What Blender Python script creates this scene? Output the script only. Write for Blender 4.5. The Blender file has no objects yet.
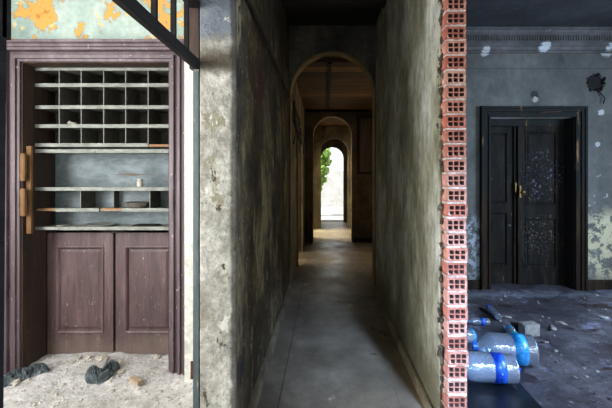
import bpy, bmesh, math, random
from mathutils import Vector, Matrix, noise as mnoise
random.seed(7)
R = math.radians
C = bpy.context.scene.collection
scene = bpy.context.scene
F, VX, VY, EYE = 340.0, 325.0, 179.0, 1.6

def P(px, py, Z):                 # point seen at pixel (px,py) at depth Z
    return Vector(((px-VX)/F*Z, Z, EYE+(VY-py)/F*Z))
def G(px, py, h=0.0):             # point of the ground (height h) seen at pixel
    Z = (EYE-h)*F/(py-VY)
    return Vector(((px-VX)/F*Z, Z, h))

# ------------------------------------------------------------------ materials
def col(h):
    h = h.lstrip('#')
    def l(v):
        v = int(v, 16)/255
        return v/12.92 if v <= .04045 else ((v+.055)/1.055)**2.4
    return (l(h[0:2]), l(h[2:4]), l(h[4:6]), 1)

class Mat:
    def __init__(s, name):
        s.m = bpy.data.materials.new(name); s.m.use_nodes = True
        s.t = s.m.node_tree; s.n = s.t.nodes; s.l = s.t.links
        s.b = s.n['Principled BSDF']; s.out = s.n['Material Output']
        s.tc = s.n.new('ShaderNodeTexCoord'); s.co = s.tc.outputs['Object']
    def map(s, sc=(1, 1, 1), off=(0, 0, 0)):
        m = s.n.new('ShaderNodeMapping'); m.inputs['Scale'].default_value = sc
        m.inputs['Location'].default_value = off
        s.l.new(s.co, m.inputs['Vector']); return m.outputs[0]
    def noise(s, scale, stretch=(1, 1, 1), detail=8, rough=.6, off=(0, 0, 0), dist=0):
        n = s.n.new('ShaderNodeTexNoise'); n.inputs['Scale'].default_value = scale
        n.inputs['Detail'].default_value = detail; n.inputs['Roughness'].default_value = rough
        n.inputs['Distortion'].default_value = dist
        s.l.new(s.map(stretch, off), n.inputs['Vector']); return n.outputs['Fac']
    def ramp(s, fac, stops):
        r = s.n.new('ShaderNodeValToRGB'); e = r.color_ramp.elements
        while len(e) < len(stops): e.new(.5)
        for i, (p, c) in enumerate(stops):
            e[i].position = p; e[i].color = c if not isinstance(c, (int, float)) else (c, c, c, 1)
        s.l.new(fac, r.inputs[0]); return r.outputs[0]
    def mix(s, a, b, fac, mode='MIX'):
        m = s.n.new('ShaderNodeMix'); m.data_type = 'RGBA'; m.blend_type = mode
        for v, i in ((a, m.inputs[6]), (b, m.inputs[7])):
            if isinstance(v, tuple): i.default_value = v
            else: s.l.new(v, i)
        if isinstance(fac, (int, float)): m.inputs[0].default_value = fac
        else: s.l.new(fac, m.inputs[0])
        return m.outputs[2]
    def math(s, op, a, b=0.0, c=None, clamp=False):
        m = s.n.new('ShaderNodeMath'); m.operation = op; m.use_clamp = clamp
        for v, i in ((a, 0), (b, 1), (c, 2)):
            if v is None: continue
            if isinstance(v, (int, float)): m.inputs[i].default_value = v
            else: s.l.new(v, m.inputs[i])
        return m.outputs[0]
    def xyz(s):
        x = s.n.new('ShaderNodeSeparateXYZ'); s.l.new(s.co, x.inputs[0]); return x.outputs
    def smooth(s, v, lo, hi):
        m = s.n.new('ShaderNodeMapRange'); m.interpolation_type = 'SMOOTHSTEP'
        s.l.new(v, m.inputs[0]); m.inputs[1].default_value = lo; m.inputs[2].default_value = hi
        return m.outputs[0]
    def bump(s, h, strength=.3, dist=.02):
        b = s.n.new('ShaderNodeBump'); b.inputs['Strength'].default_value = strength
        b.inputs['Distance'].default_value = dist
        s.l.new(h, b.inputs['Height']); s.l.new(b.outputs[0], s.b.inputs['Normal'])

def surf(name, cols, scale=3, stretch=(1, 1, 1), rough=.85, bump=.4, bscale=25, bdist=.02,
         layers=(), lo=.3, hi=.7, fine=.35, metal=0, rvar=0, spec=.5):
    M = Mat(name)
    n1 = M.noise(scale, stretch, 10, .65)
    st = [(lo+(hi-lo)*i/max(1, len(cols)-1), col(c)) for i, c in enumerate(cols)]
    c = M.ramp(n1, st)
    n2 = M.noise(scale*7, stretch, 8, .7, (3, 5, 1))
    c = M.mix(c, M.ramp(n2, [(.3, 1-fine), (.7, 1+fine*.4)]), 1, 'MULTIPLY')
    for L in layers:
        k = L[0]
        if k == 'noise':      # scale, threshold, width, colour, stretch, seed
            _, sc, th, w, cc, stt, sd = L
            f = M.smooth(M.noise(sc, stt, 10, .68, (sd, sd*1.7, sd*.3)), th, th+w)
        elif k == 'spot':     # centre, radius, colour, ragged
            _, ce, ra, cc, rg = L
            vm = M.n.new('ShaderNodeVectorMath'); vm.operation = 'DISTANCE'
            M.l.new(M.co, vm.inputs[0]); vm.inputs[1].default_value = ce
            d = M.math('ADD', vm.outputs['Value'], M.math('MULTIPLY', M.math('SUBTRACT', M.noise(9/max(ra, .1)*.4, (1, 1, 1), 8, .7), .5), rg))
            f = M.smooth(d, ra, ra*.75)
        elif k == 'band':     # axis, lo, hi, soft, colour, wobble, amount
            _, ax, a, b, so, cc, wo, am = L
            v = M.math('ADD', M.xyz()[ax], M.math('MULTIPLY', M.math('SUBTRACT', M.noise(4, (1, 1, 1), 8, .7, (9, 2, 4)), .5), wo))
            f = M.math('MULTIPLY', M.math('MULTIPLY', M.smooth(v, a-so, a+so), M.smooth(v, b+so, b-so)), am)
        elif k == 'patch':    # centre, radius, noise scale, threshold, colour
            _, ce, ra, sc, th, cc = L
            vm = M.n.new('ShaderNodeVectorMath'); vm.operation = 'DISTANCE'
            M.l.new(M.co, vm.inputs[0]); vm.inputs[1].default_value = ce
            f = M.math('MULTIPLY', M.smooth(vm.outputs['Value'], ra, ra*.5), M.smooth(M.noise(sc, (1, 1, 1), 10, .75, (2, 7, 5)), th, th+.04))
        c = M.mix(c, col(cc), f)
    M.l.new(c, M.b.inputs['Base Color'])
    M.b.inputs['Metallic'].default_value = metal
    M.b.inputs['Specular IOR Level'].default_value = spec
    if rvar:
        r = M.ramp(M.noise(scale*2, stretch, 6, .6, (1, 8, 2)), [(.3, max(.05, rough-rvar)), (.7, min(1, rough+rvar))])
        M.l.new(r, M.b.inputs['Roughness'])
    else: M.b.inputs['Roughness'].default_value = rough
    if bump:
        h = M.math('ADD', M.noise(bscale, stretch, 10, .7, (5, 5, 5)), M.math('MULTIPLY', n1, 2.0))
        M.bump(h, bump, bdist)
    return M.m

V = (6, 6, .35)   # vertical streaks
m_pillar = surf('pillar_plaster', ['76736a', '9c998d', 'b9b6aa', 'cfcdc2'], 3.0, bump=.9, bscale=10, bdist=.03, fine=.6, lo=.32, hi=.62, layers=[
    ('noise', 4.5, .57, .04, '8a8570', (1, 1, .7), 3), ('band', 2, 2.42, 3.2, .05, '5f6c7c', .3, .75), ('noise', 6, .63, .03, 'c6c5ba', (1, 1, .8), 14),
    ('band', 2, 2.22, 2.36, .05, '4a3a24', .2, .85), ('noise', 11, .64, .02, '4b4536', (1, 1, .5), 8), ('noise', 26, .67, .02, '3a352a', (1, 1, .8), 9),
    ('band', 0, -.555, -.4, .012, '2b271d', .07, .8)])
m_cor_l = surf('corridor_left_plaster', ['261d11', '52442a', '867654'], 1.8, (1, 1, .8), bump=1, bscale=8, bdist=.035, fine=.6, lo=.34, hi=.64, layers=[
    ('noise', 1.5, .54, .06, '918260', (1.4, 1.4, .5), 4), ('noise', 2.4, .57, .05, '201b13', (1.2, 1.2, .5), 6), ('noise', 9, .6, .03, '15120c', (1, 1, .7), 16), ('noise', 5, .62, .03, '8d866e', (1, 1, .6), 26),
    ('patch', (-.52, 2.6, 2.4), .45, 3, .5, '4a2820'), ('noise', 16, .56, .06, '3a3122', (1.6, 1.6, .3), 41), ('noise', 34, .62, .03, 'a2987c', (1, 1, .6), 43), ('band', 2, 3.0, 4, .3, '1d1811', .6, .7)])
m_cor_r = surf('corridor_right_plaster', ['5f5d4b', '88876f', 'acac9b', 'c6c8bd'], 1.6, (1.2, 1.2, .6), bump=1, bscale=13, bdist=.02, fine=.6, lo=.33, hi=.66, layers=[
    ('noise', 1.2, .58, .1, '77765c', (1, 1.3, .3), 3), ('band', 2, -.1, .3, .1, '5b563f', .3, .7), ('noise', 2.5, .62, .05, '8f7c5a', (1, 1, .4), 12), ('noise', 14, .66, .03, '6a6850', (1, 1, .6), 31)])
m_base = surf('baseboard_plaster', ['4c4534', '746b54', '989078'], 4, bump=.4, bscale=30, bdist=.006)
m_arch = surf('arch_wall_plaster', ['3a3733', '55514a', '777264'], 2, bump=.5, layers=[('noise', 3, .6, .06, '6b6046', (1, 1, 1), 2)])
m_lit_rim = surf('lit_arch_soffit', ['6a5a3c', '8f7c54', 'b09c70'], 3, bump=.4)  # paler tan for arch undersides, the light on them put into the colour
m_arch2 = surf('brown_hall_plaster', ['241c12', '3d3120', '5c4c32'], 2, bump=.5)
m_warm = surf('far_corridor_plaster', ['4a4232', '6d624b', '93866a'], 2, (1, 1, .6), bump=.5, layers=[('noise', 2.4, .6, .06, '35291a', (1, 1, .5), 2)])
m_hall_ceil = surf('corridor_ceiling_boards', ['131110', '201c19', '2c2620'], 2, (1, 4, 1), bump=.4)
def planks(name, cols, axis, width, rough=.8, grain=(1, 12, 12), gap='0b0805', joist=None):
    M = Mat(name)
    x = M.xyz()[axis]
    q = M.math('DIVIDE', x, width)
    fr = M.math('FRACT', q); fl = M.math('FLOOR', q)
    w = M.n.new('ShaderNodeTexWhiteNoise'); w.noise_dimensions = '1D'; M.l.new(fl, w.inputs['W'])
    n = M.math('ADD', M.math('MULTIPLY', M.noise(2, grain, 8, .7), .7), M.math('MULTIPLY', w.outputs['Value'], .3))
    st = [(.3+.4*i/max(1, len(cols)-1), col(c)) for i, c in enumerate(cols)]
    c = M.ramp(n, st)
    g = M.math('MAXIMUM', M.smooth(fr, .06, .0), M.smooth(fr, .94, 1.0))
    c = M.mix(c, col(gap), g)
    M.l.new(c, M.b.inputs['Base Color']); M.b.inputs['Roughness'].default_value = rough
    M.bump(M.math('SUBTRACT', n, M.math('MULTIPLY', g, .8)), .5, .02)
    return M.m
m_wood_ceil = planks('brown_board_ceiling', ['26180a', '563a18', '8e6428'], 1, .28, grain=(1.5, 8, 1))
m_green = surf('peeling_green_plaster', ['7f958e', '9fb3aa', 'b9c6bc'], 2.2, bump=.5, bscale=12, fine=.25, layers=[
    ('noise', 3.2, .507, .01, '6e6a58', (1, 1, 1), 3), ('noise', 3.2, .514, .012, 'd09a4c', (1, 1, 1), 3), ('noise', 3.2, .6, .012, 'b57a34', (1, 1, 1), 3),
    ('noise', 8, .60, .02, 'dcb87c', (1, 1, 1), 3.4), ('noise', 3.0, .65, .01, 'dfe0d2', (1, 1, 1), 9)])
m_white = surf('white_chalky_plaster', ['b5b3a8', 'd9d7cd', 'ece9df'], 3, bump=.4, layers=[('noise', 3, .62, .03, '8f7c58', (1, 1, .5), 2)])
def paint(name, cols, under, amt=.66, scale=3, stretch=(6, 6, .6), rough=.5, bump=.35, dust='b9a9a0', damt=.64):
    return surf(name, cols, scale, stretch, rough, bump, 20, .006, fine=.3, rvar=.12, layers=[
        ('noise', 26, damt, .03, dust, (1, 1, .6), 2), ('noise', 5, .6, .06, '2f2426', (2, 2, .4), 12), ('noise', 9, amt, .02, under, (1, 1, .25), 6)])
m_purple = paint('brown_violet_paint', ['43353a', '5b4b50', '74656b'], '9a7a4a', .68, 1.6)
m_purple_r = surf('brown_violet_door_paint', ['423233', '5a4646', '755f5e'], 1.6, (5, 5, .6), .5, .4, 20, .006, fine=.4, rvar=.12, layers=[
    ('noise', 30, .66, .03, 'b9a9a0', (1, 1, .6), 2), ('noise', 9, .64, .02, '8a7a66', (6, 6, .8), 6), ('band', 2, -.1, .16, .08, '7f7266', .4, .4), ('patch', (0, .25, .2), .6, 26, .62, 'a59a8c')])
m_reveal = surf('dark_brown_reveal_wood', ['1f1510', '3a281d', '543c2a'], 2, (5, 5, .5), rough=.7, bump=.4, layers=[('noise', 30, .66, .03, '8a7658', (1, 1, 1), 4)])
m_shelf = surf('grey_shelf_paint', ['6a6e66', '8d9189', 'aeb1a6'], 4, (2, 6, 6), rough=.7, bump=.3, layers=[('noise', 30, .64, .02, '5b4a38', (1, 1, 1), 4), ('noise', 8, .66, .02, '8a6a4a', (1, 1, 1), 2)])
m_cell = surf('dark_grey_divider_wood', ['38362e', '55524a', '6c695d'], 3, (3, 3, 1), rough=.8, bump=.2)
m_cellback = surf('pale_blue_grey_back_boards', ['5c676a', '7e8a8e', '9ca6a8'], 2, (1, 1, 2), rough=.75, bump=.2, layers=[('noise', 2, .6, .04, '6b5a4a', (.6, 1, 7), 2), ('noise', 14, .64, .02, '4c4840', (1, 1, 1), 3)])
m_raw = surf('raw_orange_wood', ['7a5638', '9a7350', 'b08e6a'], 4, (2, 2, 8), rough=.8, bump=.3)
m_split = surf('splintered_brown_wood', ['46301a', '7c5732', 'a27a4c'], 5, (8, 8, 1), rough=.8, bump=.5)
m_tan = surf('weathered_tan_wood', ['8f7c66', 'b39c82', 'cbb79c'], 6, (2, 8, 8), bump=.3)
m_post = surf('blue_grey_jamb_paint', ['3a4648', '525f60', '6c7775'], 3, (4, 4, .5), rough=.7, bump=.4, layers=[('noise', 12, .6, .03, '8b8578', (1, 1, .3), 2), ('noise', 8, .64, .03, '2d2a24', (1, 1, .4), 4)])
m_darkwood = surf('dark_transom_wood', ['0b0908', '16110e', '2a221d'], 4, (4, .5, 4), rough=.75, spec=.25, bump=.3, layers=[('noise', 20, .66, .03, '5f5146', (1, .3, 1), 2)])
m_brick = Mat('red_hollow_clay')
oi = m_brick.n.new('ShaderNodeObjectInfo')
_c = m_brick.ramp(m_brick.noise(16, (1, 1, 1), 8, .7), [(.3, col('93604f')), (.5, col('ab7a69')), (.68, col('c7a699'))])
_r = m_brick.ramp(oi.outputs['Random'], [(0, col('dcae9e')), (.3, col('ffffff')), (.6, col('e6a48e')), (.8, col('fff6f0')), (1, col('d49a86'))])
_c = m_brick.mix(_c, _r, 1, 'MULTIPLY')
_c = m_brick.mix(_c, col('c9b2a6'), m_brick.smooth(m_brick.noise(30, (1, 1, 1), 8, .7, (2, 2, 2)), .6, .66))
m_brick.l.new(_c, m_brick.b.inputs['Base Color']); m_brick.b.inputs['Roughness'].default_value = .9
m_brick.bump(m_brick.noise(60), .4, .004); m_brick = m_brick.m
m_hole_shade = surf('shaded_hole_clay', ['2a1915', '44291f'], 20, bump=.3)  # brick hole walls coloured darker, standing for the shade inside
m_mortar = surf('pinkish_mortar', ['a3948a', 'c9bcb2', 'e2d8cf'], 12, rough=.95, bump=.8, bscale=40, bdist=.01)
m_edge = surf('broken_plaster_edge', ['2b2620', '4f483c', '7d7464'], 14, rough=.95, bump=1, bscale=30, bdist=.02)
m_cfloor = surf('corridor_screed', ['4a4034', '6c6152', '8c806f'], 1.4, rough=.4, bump=.25, bscale=10, bdist=.006, fine=.3, rvar=.14, layers=[
    ('noise', 2.5, .62, .06, '9a9284', (1, 1, 1), 3), ('noise', 3, .68, .06, '4c453a', (1, .5, 1), 5), ('noise', 30, .6, .04, '5a5246', (1, 1, 1), 25), ('noise', 60, .66, .04, 'a9a294', (1, 1, 1), 5),
    ('band', 0, -.334, -.326, .003, '15120e', .008, .85), ('band', 0, .527, .532, .003, '2a251e', .01, .6)])
m_rfloor = surf('dusty_dark_floor', ['343238', '504e57', '7a7884'], 1.6, rough=.42, bump=.6, bscale=22, bdist=.015, fine=.5, rvar=.15, layers=[
    ('noise', 2.2, .56, .08, '8486a0', (1, 1, 1), 3), ('noise', 3, .57, .05, '35292a', (.7, 1.5, 1), 5), ('band', 1, 4.6, 4.75, .06, '8a94a2', .8, .45), ('noise', 40, .62, .03, '9a9ab0', (1, 1, 1), 7), ('noise', 24, .6, .04, '1d1a1f', (1, 1, 1), 17)])
m_lfloor = surf('chalky_rubble_dust', ['a09c95', 'cfccc8', 'f2f0ee'], 2.4, rough=.95, bump=.9, bscale=26, bdist=.02, fine=.35, layers=[
    ('noise', 18, .64, .03, '6b5c48', (1, 1, 1), 3), ('noise', 40, .66, .02, 'f0ece2', (1, 1, 1), 6), ('noise', 30, .66, .01, '9a5a44', (1, 1, 1), 9), ('noise', 14, .62, .02, '8d8578', (1, 1, 1), 19), ('noise', 55, .62, .02, '7a7266', (1, 1, 1), 21)])
m_blue = surf('sooty_blue_grey_plaster', ['403f3a', '54544f', '6c6b65'], 1.4, (1, 1, .8), bump=.35, bscale=12, bdist=.012, fine=.3, rough=.75, layers=[
    ('noise', 1.6, .6, .08, '2c3033', (1.4, 1, .5), 3),
    ('spot', (2.30, 4.9, 3.43), .07, 'b5b2ae', .1), ('spot', (3.02, 4.9, 2.81), .07, '191716', .09), ('spot', (3.03, 4.9, 2.75), .045, '9a938c', .08),
    ('spot', (4.05, 4.9, 3.45), .1, 'a9a8a8', .12), ('spot', (3.98, 4.9, 2.56), .05, 'a9a8a8', .1), ('spot', (3.93, 4.9, 2.1), .04, '9a9ca0', .08),
    ('patch', (4.1, 4.9, .65), .62, 7, .47, 'b9b08e'), ('patch', (2.2, 4.9, .6), .6, 9, .49, '9aa3ac'), ('patch', (4.0, 4.9, 1.3), .6, 12, .6, 'aab0b2'),
    ('band', 2, 3.185, 3.195, .004, '24272a', .01, .7)])
m_rceil = surf('sooty_ceiling', ['1f2021', '2b2c2e', '3a3c3d'], 2, bump=.3, layers=[('noise', 3, .66, .04, '5b5f62', (.4, 3, 1), 4)])
m_cornice = surf('sooty_cornice', ['3a3938', '504e4d', '686665'], 2, bump=.4, rough=.8, layers=[
    ('spot', (3.09, 4.78, 3.72), .08, 'd6dade', .12), ('spot', (3.12, 4.86, 3.5), .1, 'b9bcbe', .12), ('spot', (3.0, 4.86, 3.55), .06, '151413', .06),
    ('spot', (4.05, 4.86, 3.5), .08, 'b0b2b4', .12), ('spot', (2.30, 4.87, 3.46), .07, 'b5b2ae', .1)])
m_burnt = surf('charred_green_door_paint', ['0c0a08', '1a1610', '2e2a20'], 2.4, (3, 3, .6), rough=.8, spec=.2, bump=.5, bscale=20, bdist=.006, fine=.5, layers=[
    ('noise', 3, .55, .08, '090706', (2, 2, .6), 3), ('noise', 8, .63, .04, '6a4a2c', (2, 2, .4), 5), ('noise', 14, .66, .02, '8b93a0', (1, 1, .7), 9), ('patch', (.25, .2, 1.65), .5, 26, .56, '5c5a6c'), ('patch', (.25, .2, .75), .4, 30, .56, '6a6058')])
m_burnt2 = surf('charred_brown_casing', ['120b06', '241910', '40301f'], 2, (5, 5, .5), rough=.8, spec=.2, bump=.5, bscale=20, bdist=.008, layers=[
    ('band', 2, 1.4, 3, .4, '141c1c', .4, .75), ('noise', 6, .62, .04, '80603c', (2, 2, .2), 5)])
m_brass = surf('tarnished_brass', ['3a2c18', '6a5228'], 10, rough=.4, metal=.9, bump=0)
m_rust = surf('rusty_iron', ['3b2018', '6a3a28'], 20, rough=.8, bump=.3)
m_soot = surf('soot_black', ['060505', '0d0b0a'], 5, rough=.9, bump=.4)
m_cloth = surf('dirty_black_cloth', ['262c2f', '566064', '98a2a5'], 12, rough=.9, bump=.6, bscale=60)
m_grime = surf('grey_dirty_cloth', ['3f4548', '5b6366', '7c8586'], 12, rough=.9, bump=.6, bscale=60)
m_stone = surf('grey_plaster_chunk', ['7f7d7c', 'a8a6a4', 'c4c4c6'], 9, rough=.95, bump=.7)
m_stone_l = surf('pale_plaster_chunk', ['a79c88', 'cfc7b8', 'e4ded2'], 12, rough=.95, bump=.6)
m_black = surf('black_plastic_board', ['0a0c10', '11151b'], 6, rough=.35, bump=.15, layers=[('noise', 12, .66, .03, '4b535c', (1, 1, 1), 3)])
m_cable = surf('dusty_cable', ['1c1713', '3a3027'], 12, rough=.7, bump=.2)
m_pale = surf('pale_insulation_tape', ['55534f', '7d7a74'], 12, rough=.6, bump=.2)
m_leaf = surf('ivy_leaf', ['6a9a2c', '9cc848', 'cfe87c'], 8, rough=.5, bump=.1)
m_paver = surf('outdoor_paving', ['8c8a86', 'a5a39e', 'bcbab4'], 3, rough=.8, bump=.3)
m_outwall = surf('sunlit_white_wall', ['cfccc4', 'e4e2dc', 'efede8'], 2, rough=.9, bump=.2)
m_outer = surf('outer_masonry', ['5b554a', '6b6558'], 2, bump=.2)

def plastic(name, tint, alpha, rough=.12):
    M = Mat(name); n, l = M.n, M.l
    n.remove(M.b)
    tr = n.new('ShaderNodeBsdfTransparent'); tr.inputs[0].default_value = col(tint)
    gl = n.new('ShaderNodeBsdfGlossy'); gl.inputs['Roughness'].default_value = rough
    df = n.new('ShaderNodeBsdfDiffuse'); df.inputs[0].default_value = col('b9c8dc')
    lw = n.new('ShaderNodeLayerWeight'); lw.inputs[0].default_value = .45
    bm = n.new('ShaderNodeBump'); bm.inputs['Strength'].default_value = .5; bm.inputs['Distance'].default_value = .01
    l.new(M.noise(30, (1, 1, 1), 4, .5), bm.inputs['Height']); l.new(bm.outputs[0], gl.inputs['Normal'])
    m1 = n.new('ShaderNodeMixShader'); m1.inputs[0].default_value = alpha
    l.new(tr.outputs[0], m1.inputs[1]); l.new(df.outputs[0], m1.inputs[2])
    m2 = n.new('ShaderNodeMixShader'); l.new(M.math('ADD', M.math('MULTIPLY', lw.outputs['Facing'], .6), .12), m2.inputs[0])
    l.new(m1.outputs[0], m2.inputs[1]); l.new(gl.outputs[0], m2.inputs[2])
    l.new(m2.outputs[0], M.out.inputs['Surface'])
    return M.m
m_pet = plastic('clear_bottle_plastic', 'cfe2f5', .32)
def label_mat(name, c1, c2):
    M = Mat(name)
    c = M.ramp(M.noise(14, (1, 1, 1), 6, .6), [(.4, col(c1)), (.6, col(c2))])
    c = M.mix(c, col('e6f2fa'), M.smooth(M.noise(22, (1, 1, 1), 4, .6, (4, 4, 4)), .68, .70))
    M.l.new(c, M.b.inputs['Base Color']); M.b.inputs['Roughness'].default_value = .25
    return M.m
m_lab1 = label_mat('dark_blue_label', '0b2f9a', '1f63d0')
m_lab2 = label_mat('sky_blue_label', '0f6fc8', '3fb0ee')
m_cap1 = surf('teal_cap', ['0a93a8', '17b6c8'], 10, rough=.3, bump=0)
m_cap2 = surf('blue_cap', ['1450b0', '2a74dc'], 10, rough=.3, bump=0)

# ------------------------------------------------------------------ mesh helpers
ORG = {}
def origin(o): return ORG.get(o.name, Vector((0, 0, 0))) if o else Vector((0, 0, 0))
def link(name, me, mat, parent=None, loc=None):
    """me holds world coordinates; the object sits at its parent's origin (or loc when top-level)"""
    o = bpy.data.objects.new(name, me); C.objects.link(o)
    org = origin(parent) if parent else (Vector(loc) if loc else Vector((0, 0, 0)))
    if org.length: me.transform(Matrix.Translation(-org))
    if parent: o.parent = parent
    else: o.location = org
    ORG[o.name] = org
    if mat is not None:
        for m in (mat if isinstance(mat, (list, tuple)) else [mat]): me.materials.append(m)
    return o
def tag(o, label=None, cat=None, group=None, kind=None):
    if label: o['label'] = label
    if cat: o['category'] = cat
    if group: o['group'] = group
    if kind: o['kind'] = kind
    return o
def empty(name, loc):
    o = bpy.data.objects.new(name, None); C.objects.link(o); o.location = loc; o.empty_display_size = .1
    ORG[o.name] = Vector(loc); return o

class MB:
    def __init__(s): s.bm = bmesh.new()
    def box(s, x0, x1, y0, y1, z0, z1, bev=0, M=None):
        v = [s.bm.verts.new((x, y, z)) for x in (x0, x1) for y in (y0, y1) for z in (z0, z1)]
        fs = [s.bm.faces.new([v[i] for i in f]) for f in ((0, 1, 3, 2), (4, 6, 7, 5), (0, 4, 5, 1), (2, 3, 7, 6), (0, 2, 6, 4), (1, 5, 7, 3))]
        geo = v
        if bev:
            es = list({e for f in fs for e in f.edges})
            r = bmesh.ops.bevel(s.bm, geom=es, offset=bev, segments=2, affect='EDGES', profile=.6)
            geo = list({v for f in r['faces'] for v in f.verts} | {v for v in v if v.is_valid})
        if M is not None: bmesh.ops.transform(s.bm, matrix=M, verts=geo)
        return s
    def tube(s, pts, r, n=8, closed=False):
        pts = [Vector(p) for p in pts]; rings = []
        for i, p in enumerate(pts):
            d = (pts[min(i+1, len(pts)-1)]-pts[max(i-1, 0)]).normalized()
            up = Vector((0, 0, 1)) if abs(d.z) < .9 else Vector((1, 0, 0))
            a = d.cross(up).normalized(); b = d.cross(a)
            rr = r[i] if isinstance(r, (list, tuple)) else r
            rings.append([s.bm.verts.new(p+(a*math.cos(2*math.pi*k/n)+b*math.sin(2*math.pi*k/n))*rr) for k in range(n)])
        for A, B in zip(rings, rings[1:]):
            for k in range(n): s.bm.faces.new((A[k], A[(k+1) % n], B[(k+1) % n], B[k]))
        s.bm.faces.new(rings[0][::-1]); s.bm.faces.new(rings[-1]); return s
    def lathe(s, prof, n=28, M=Matrix(), capped=True):
        rings = []
        for z, r in prof:
            rings.append([s.bm.verts.new(M @ Vector((r*math.cos(2*math.pi*k/n), r*math.sin(2*math.pi*k/n), z))) for k in range(n)])
        for A, B in zip(rings, rings[1:]):
            for k in range(n): s.bm.faces.new((A[k], A[(k+1) % n], B[(k+1) % n], B[k]))
        if capped: s.bm.faces.new(rings[0][::-1]); s.bm.faces.new(rings[-1])
        return s
    def frame(s, x0, x1, z0, z1, y, prof, closed=True):
        """moulding around a rectangle facing -y. prof: (outward offset, forward depth)"""
        rows = []
        for o, d in prof:
            if closed: c = [(x0-o, z0-o), (x0-o, z1+o), (x1+o, z1+o), (x1+o, z0-o)]
            else: c = [(x0-o, z0), (x0-o, z1+o), (x1+o, z1+o), (x1+o, z0)]
            rows.append([s.bm.verts.new((x, y-d, z)) for x, z in c])
        m = 4 if closed else 3
        for A, B in zip(rows, rows[1:]):
            for k in range(m): s.bm.faces.new((A[k], A[(k+1) % 4], B[(k+1) % 4], B[k]))
        if not closed:
            s.bm.faces.new([r[0] for r in rows]); s.bm.faces.new([r[3] for r in rows][::-1])
        return s
    def extr(s, prof, x0, x1):
        """extrude a closed (y,z) profile along x"""
        a = [s.bm.verts.new((x0, y, z)) for y, z in prof]; b = [s.bm.verts.new((x1, y, z)) for y, z in prof]
        n = len(prof)
        for k in range(n): s.bm.faces.new((a[k], a[(k+1) % n], b[(k+1) % n], b[k]))
        s.bm.faces.new(a[::-1]); s.bm.faces.new(b); return s
    def rock(s, c, r, sub=1, sq=(1, 1, .6), seed=0):
        q = bmesh.ops.create_icosphere(s.bm, subdivisions=sub, radius=1)
        rot = Matrix.Rotation(seed*1.7, 3, 'Z')
        for v in q['verts']:
            n = mnoise.noise(v.co*1.3+Vector((seed*3.1, seed, 0)))
            k = 1+.7*n
            v.co = Vector(c)+rot @ Vector((v.co.x*sq[0], v.co.y*sq[1], v.co.z*sq[2]))*r*k
        return s
    def build(s, name, mat, parent=None, loc=None, smooth=False):
        bmesh.ops.recalc_face_normals(s.bm, faces=s.bm.faces[:])
        me = bpy.data.meshes.new(name); s.bm.to_mesh(me); s.bm.free()
        if smooth:
            for p in me.polygons: p.use_smooth = True
        return link(name, me, mat, parent, loc)

def fill_mesh(outer, holes, lo, hi, plane):
    cu = bpy.data.curves.new('c', 'CURVE'); cu.dimensions = '2D'; cu.fill_mode = 'BOTH'; cu.extrude = (hi-lo)/2
    for poly in [outer]+list(holes):
        sp = cu.splines.new('POLY'); sp.points.add(len(poly)-1)
        for p, (a, b) in zip(sp.points, poly): p.co = (a, b, 0, 1)
        sp.use_cyclic_u = True
    o = bpy.data.objects.new('c', cu); C.objects.link(o)
    dg = bpy.context.evaluated_depsgraph_get(); dg.update()
    me = bpy.data.meshes.new_from_object(o.evaluated_get(dg))
    bpy.data.objects.remove(o); bpy.data.curves.remove(cu)
    mid = (lo+hi)/2
    for v in me.vertices:
        a, b, c = v.co
        v.co = (a, mid+c, b) if plane == 'xz' else ((mid+c, a, b) if plane == 'yz' else (a, b, mid+c))
    me.materials.clear()
    bm = bmesh.new(); bm.from_mesh(me); bmesh.ops.remove_doubles(bm, verts=bm.verts[:], dist=1e-5)
    bmesh.ops.recalc_face_normals(bm, faces=bm.faces[:]); bm.to_mesh(me); bm.free()
    return me
def wall(name, outer, holes, lo, hi, plane, mat, parent=None, kind='structure'):
    o = link(name, fill_mesh(outer, holes, lo, hi, plane), mat, parent)
    if kind and not parent: o['kind'] = kind
    return o
def rect(a0, a1, b0, b1): return [(a0, b0), (a1, b0), (a1, b1), (a0, b1)]
def arch(x0, x1, top, z0=-.02, n=28, sq=1.0):
    r = (x1-x0)/2; cx = (x0+x1)/2; h = r*sq
    return [(x0, z0)]+[(cx-r*math.cos(math.pi*k/n), top-h+h*math.sin(math.pi*k/n)) for k in range(n+1)]+[(x1, z0)]
def wall_arch(x0, x1, z1, ax0, ax1, top, sq=1.0):
    a = arch(ax0, ax1, top, 0, sq=sq)
    return [(x0, 0)]+a+[(x1, 0), (x1, z1), (x0, z1)]
def struct(o): o['kind'] = 'structure'; return o
def slab(name, x0, x1, y0, y1, z0, z1, mat):
    return struct(MB().box(x0, x1, y0, y1, z0, z1).build(name, mat))

HC = 3.8
# ------------------------------------------------------------------ floors
def ground(name, x0, x1, y0, y1, step, fn, mat):
    nx, ny = int((x1-x0)/step), int((y1-y0)/step); bm = bmesh.new()
    g = [[bm.verts.new((x0+(x1-x0)*i/nx, y0+(y1-y0)*j/ny, fn(x0+(x1-x0)*i/nx, y0+(y1-y0)*j/ny))) for i in range(nx+1)] for j in range(ny+1)]
    for j in range(ny):
        for i in range(nx): bm.faces.new((g[j][i], g[j][i+1], g[j+1][i+1], g[j+1][i]))
    me = bpy.data.meshes.new(name); bm.to_mesh(me); bm.free()
    for p in me.polygons: p.use_smooth = True
    return struct(link(name, me, mat))
def h_left(x, y):
    v = Vector((x, y, 0))
    h = .012+.022*(mnoise.fractal(v*3.0, 1, 2, 5)+.3)+.010*mnoise.fractal(v*14, 1, 2, 3)
    h += .03*max(0, 1-abs(y-2.95)/.55)*max(0, 1-abs(x+2.0)/.6)
    return max(.004, h)
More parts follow.
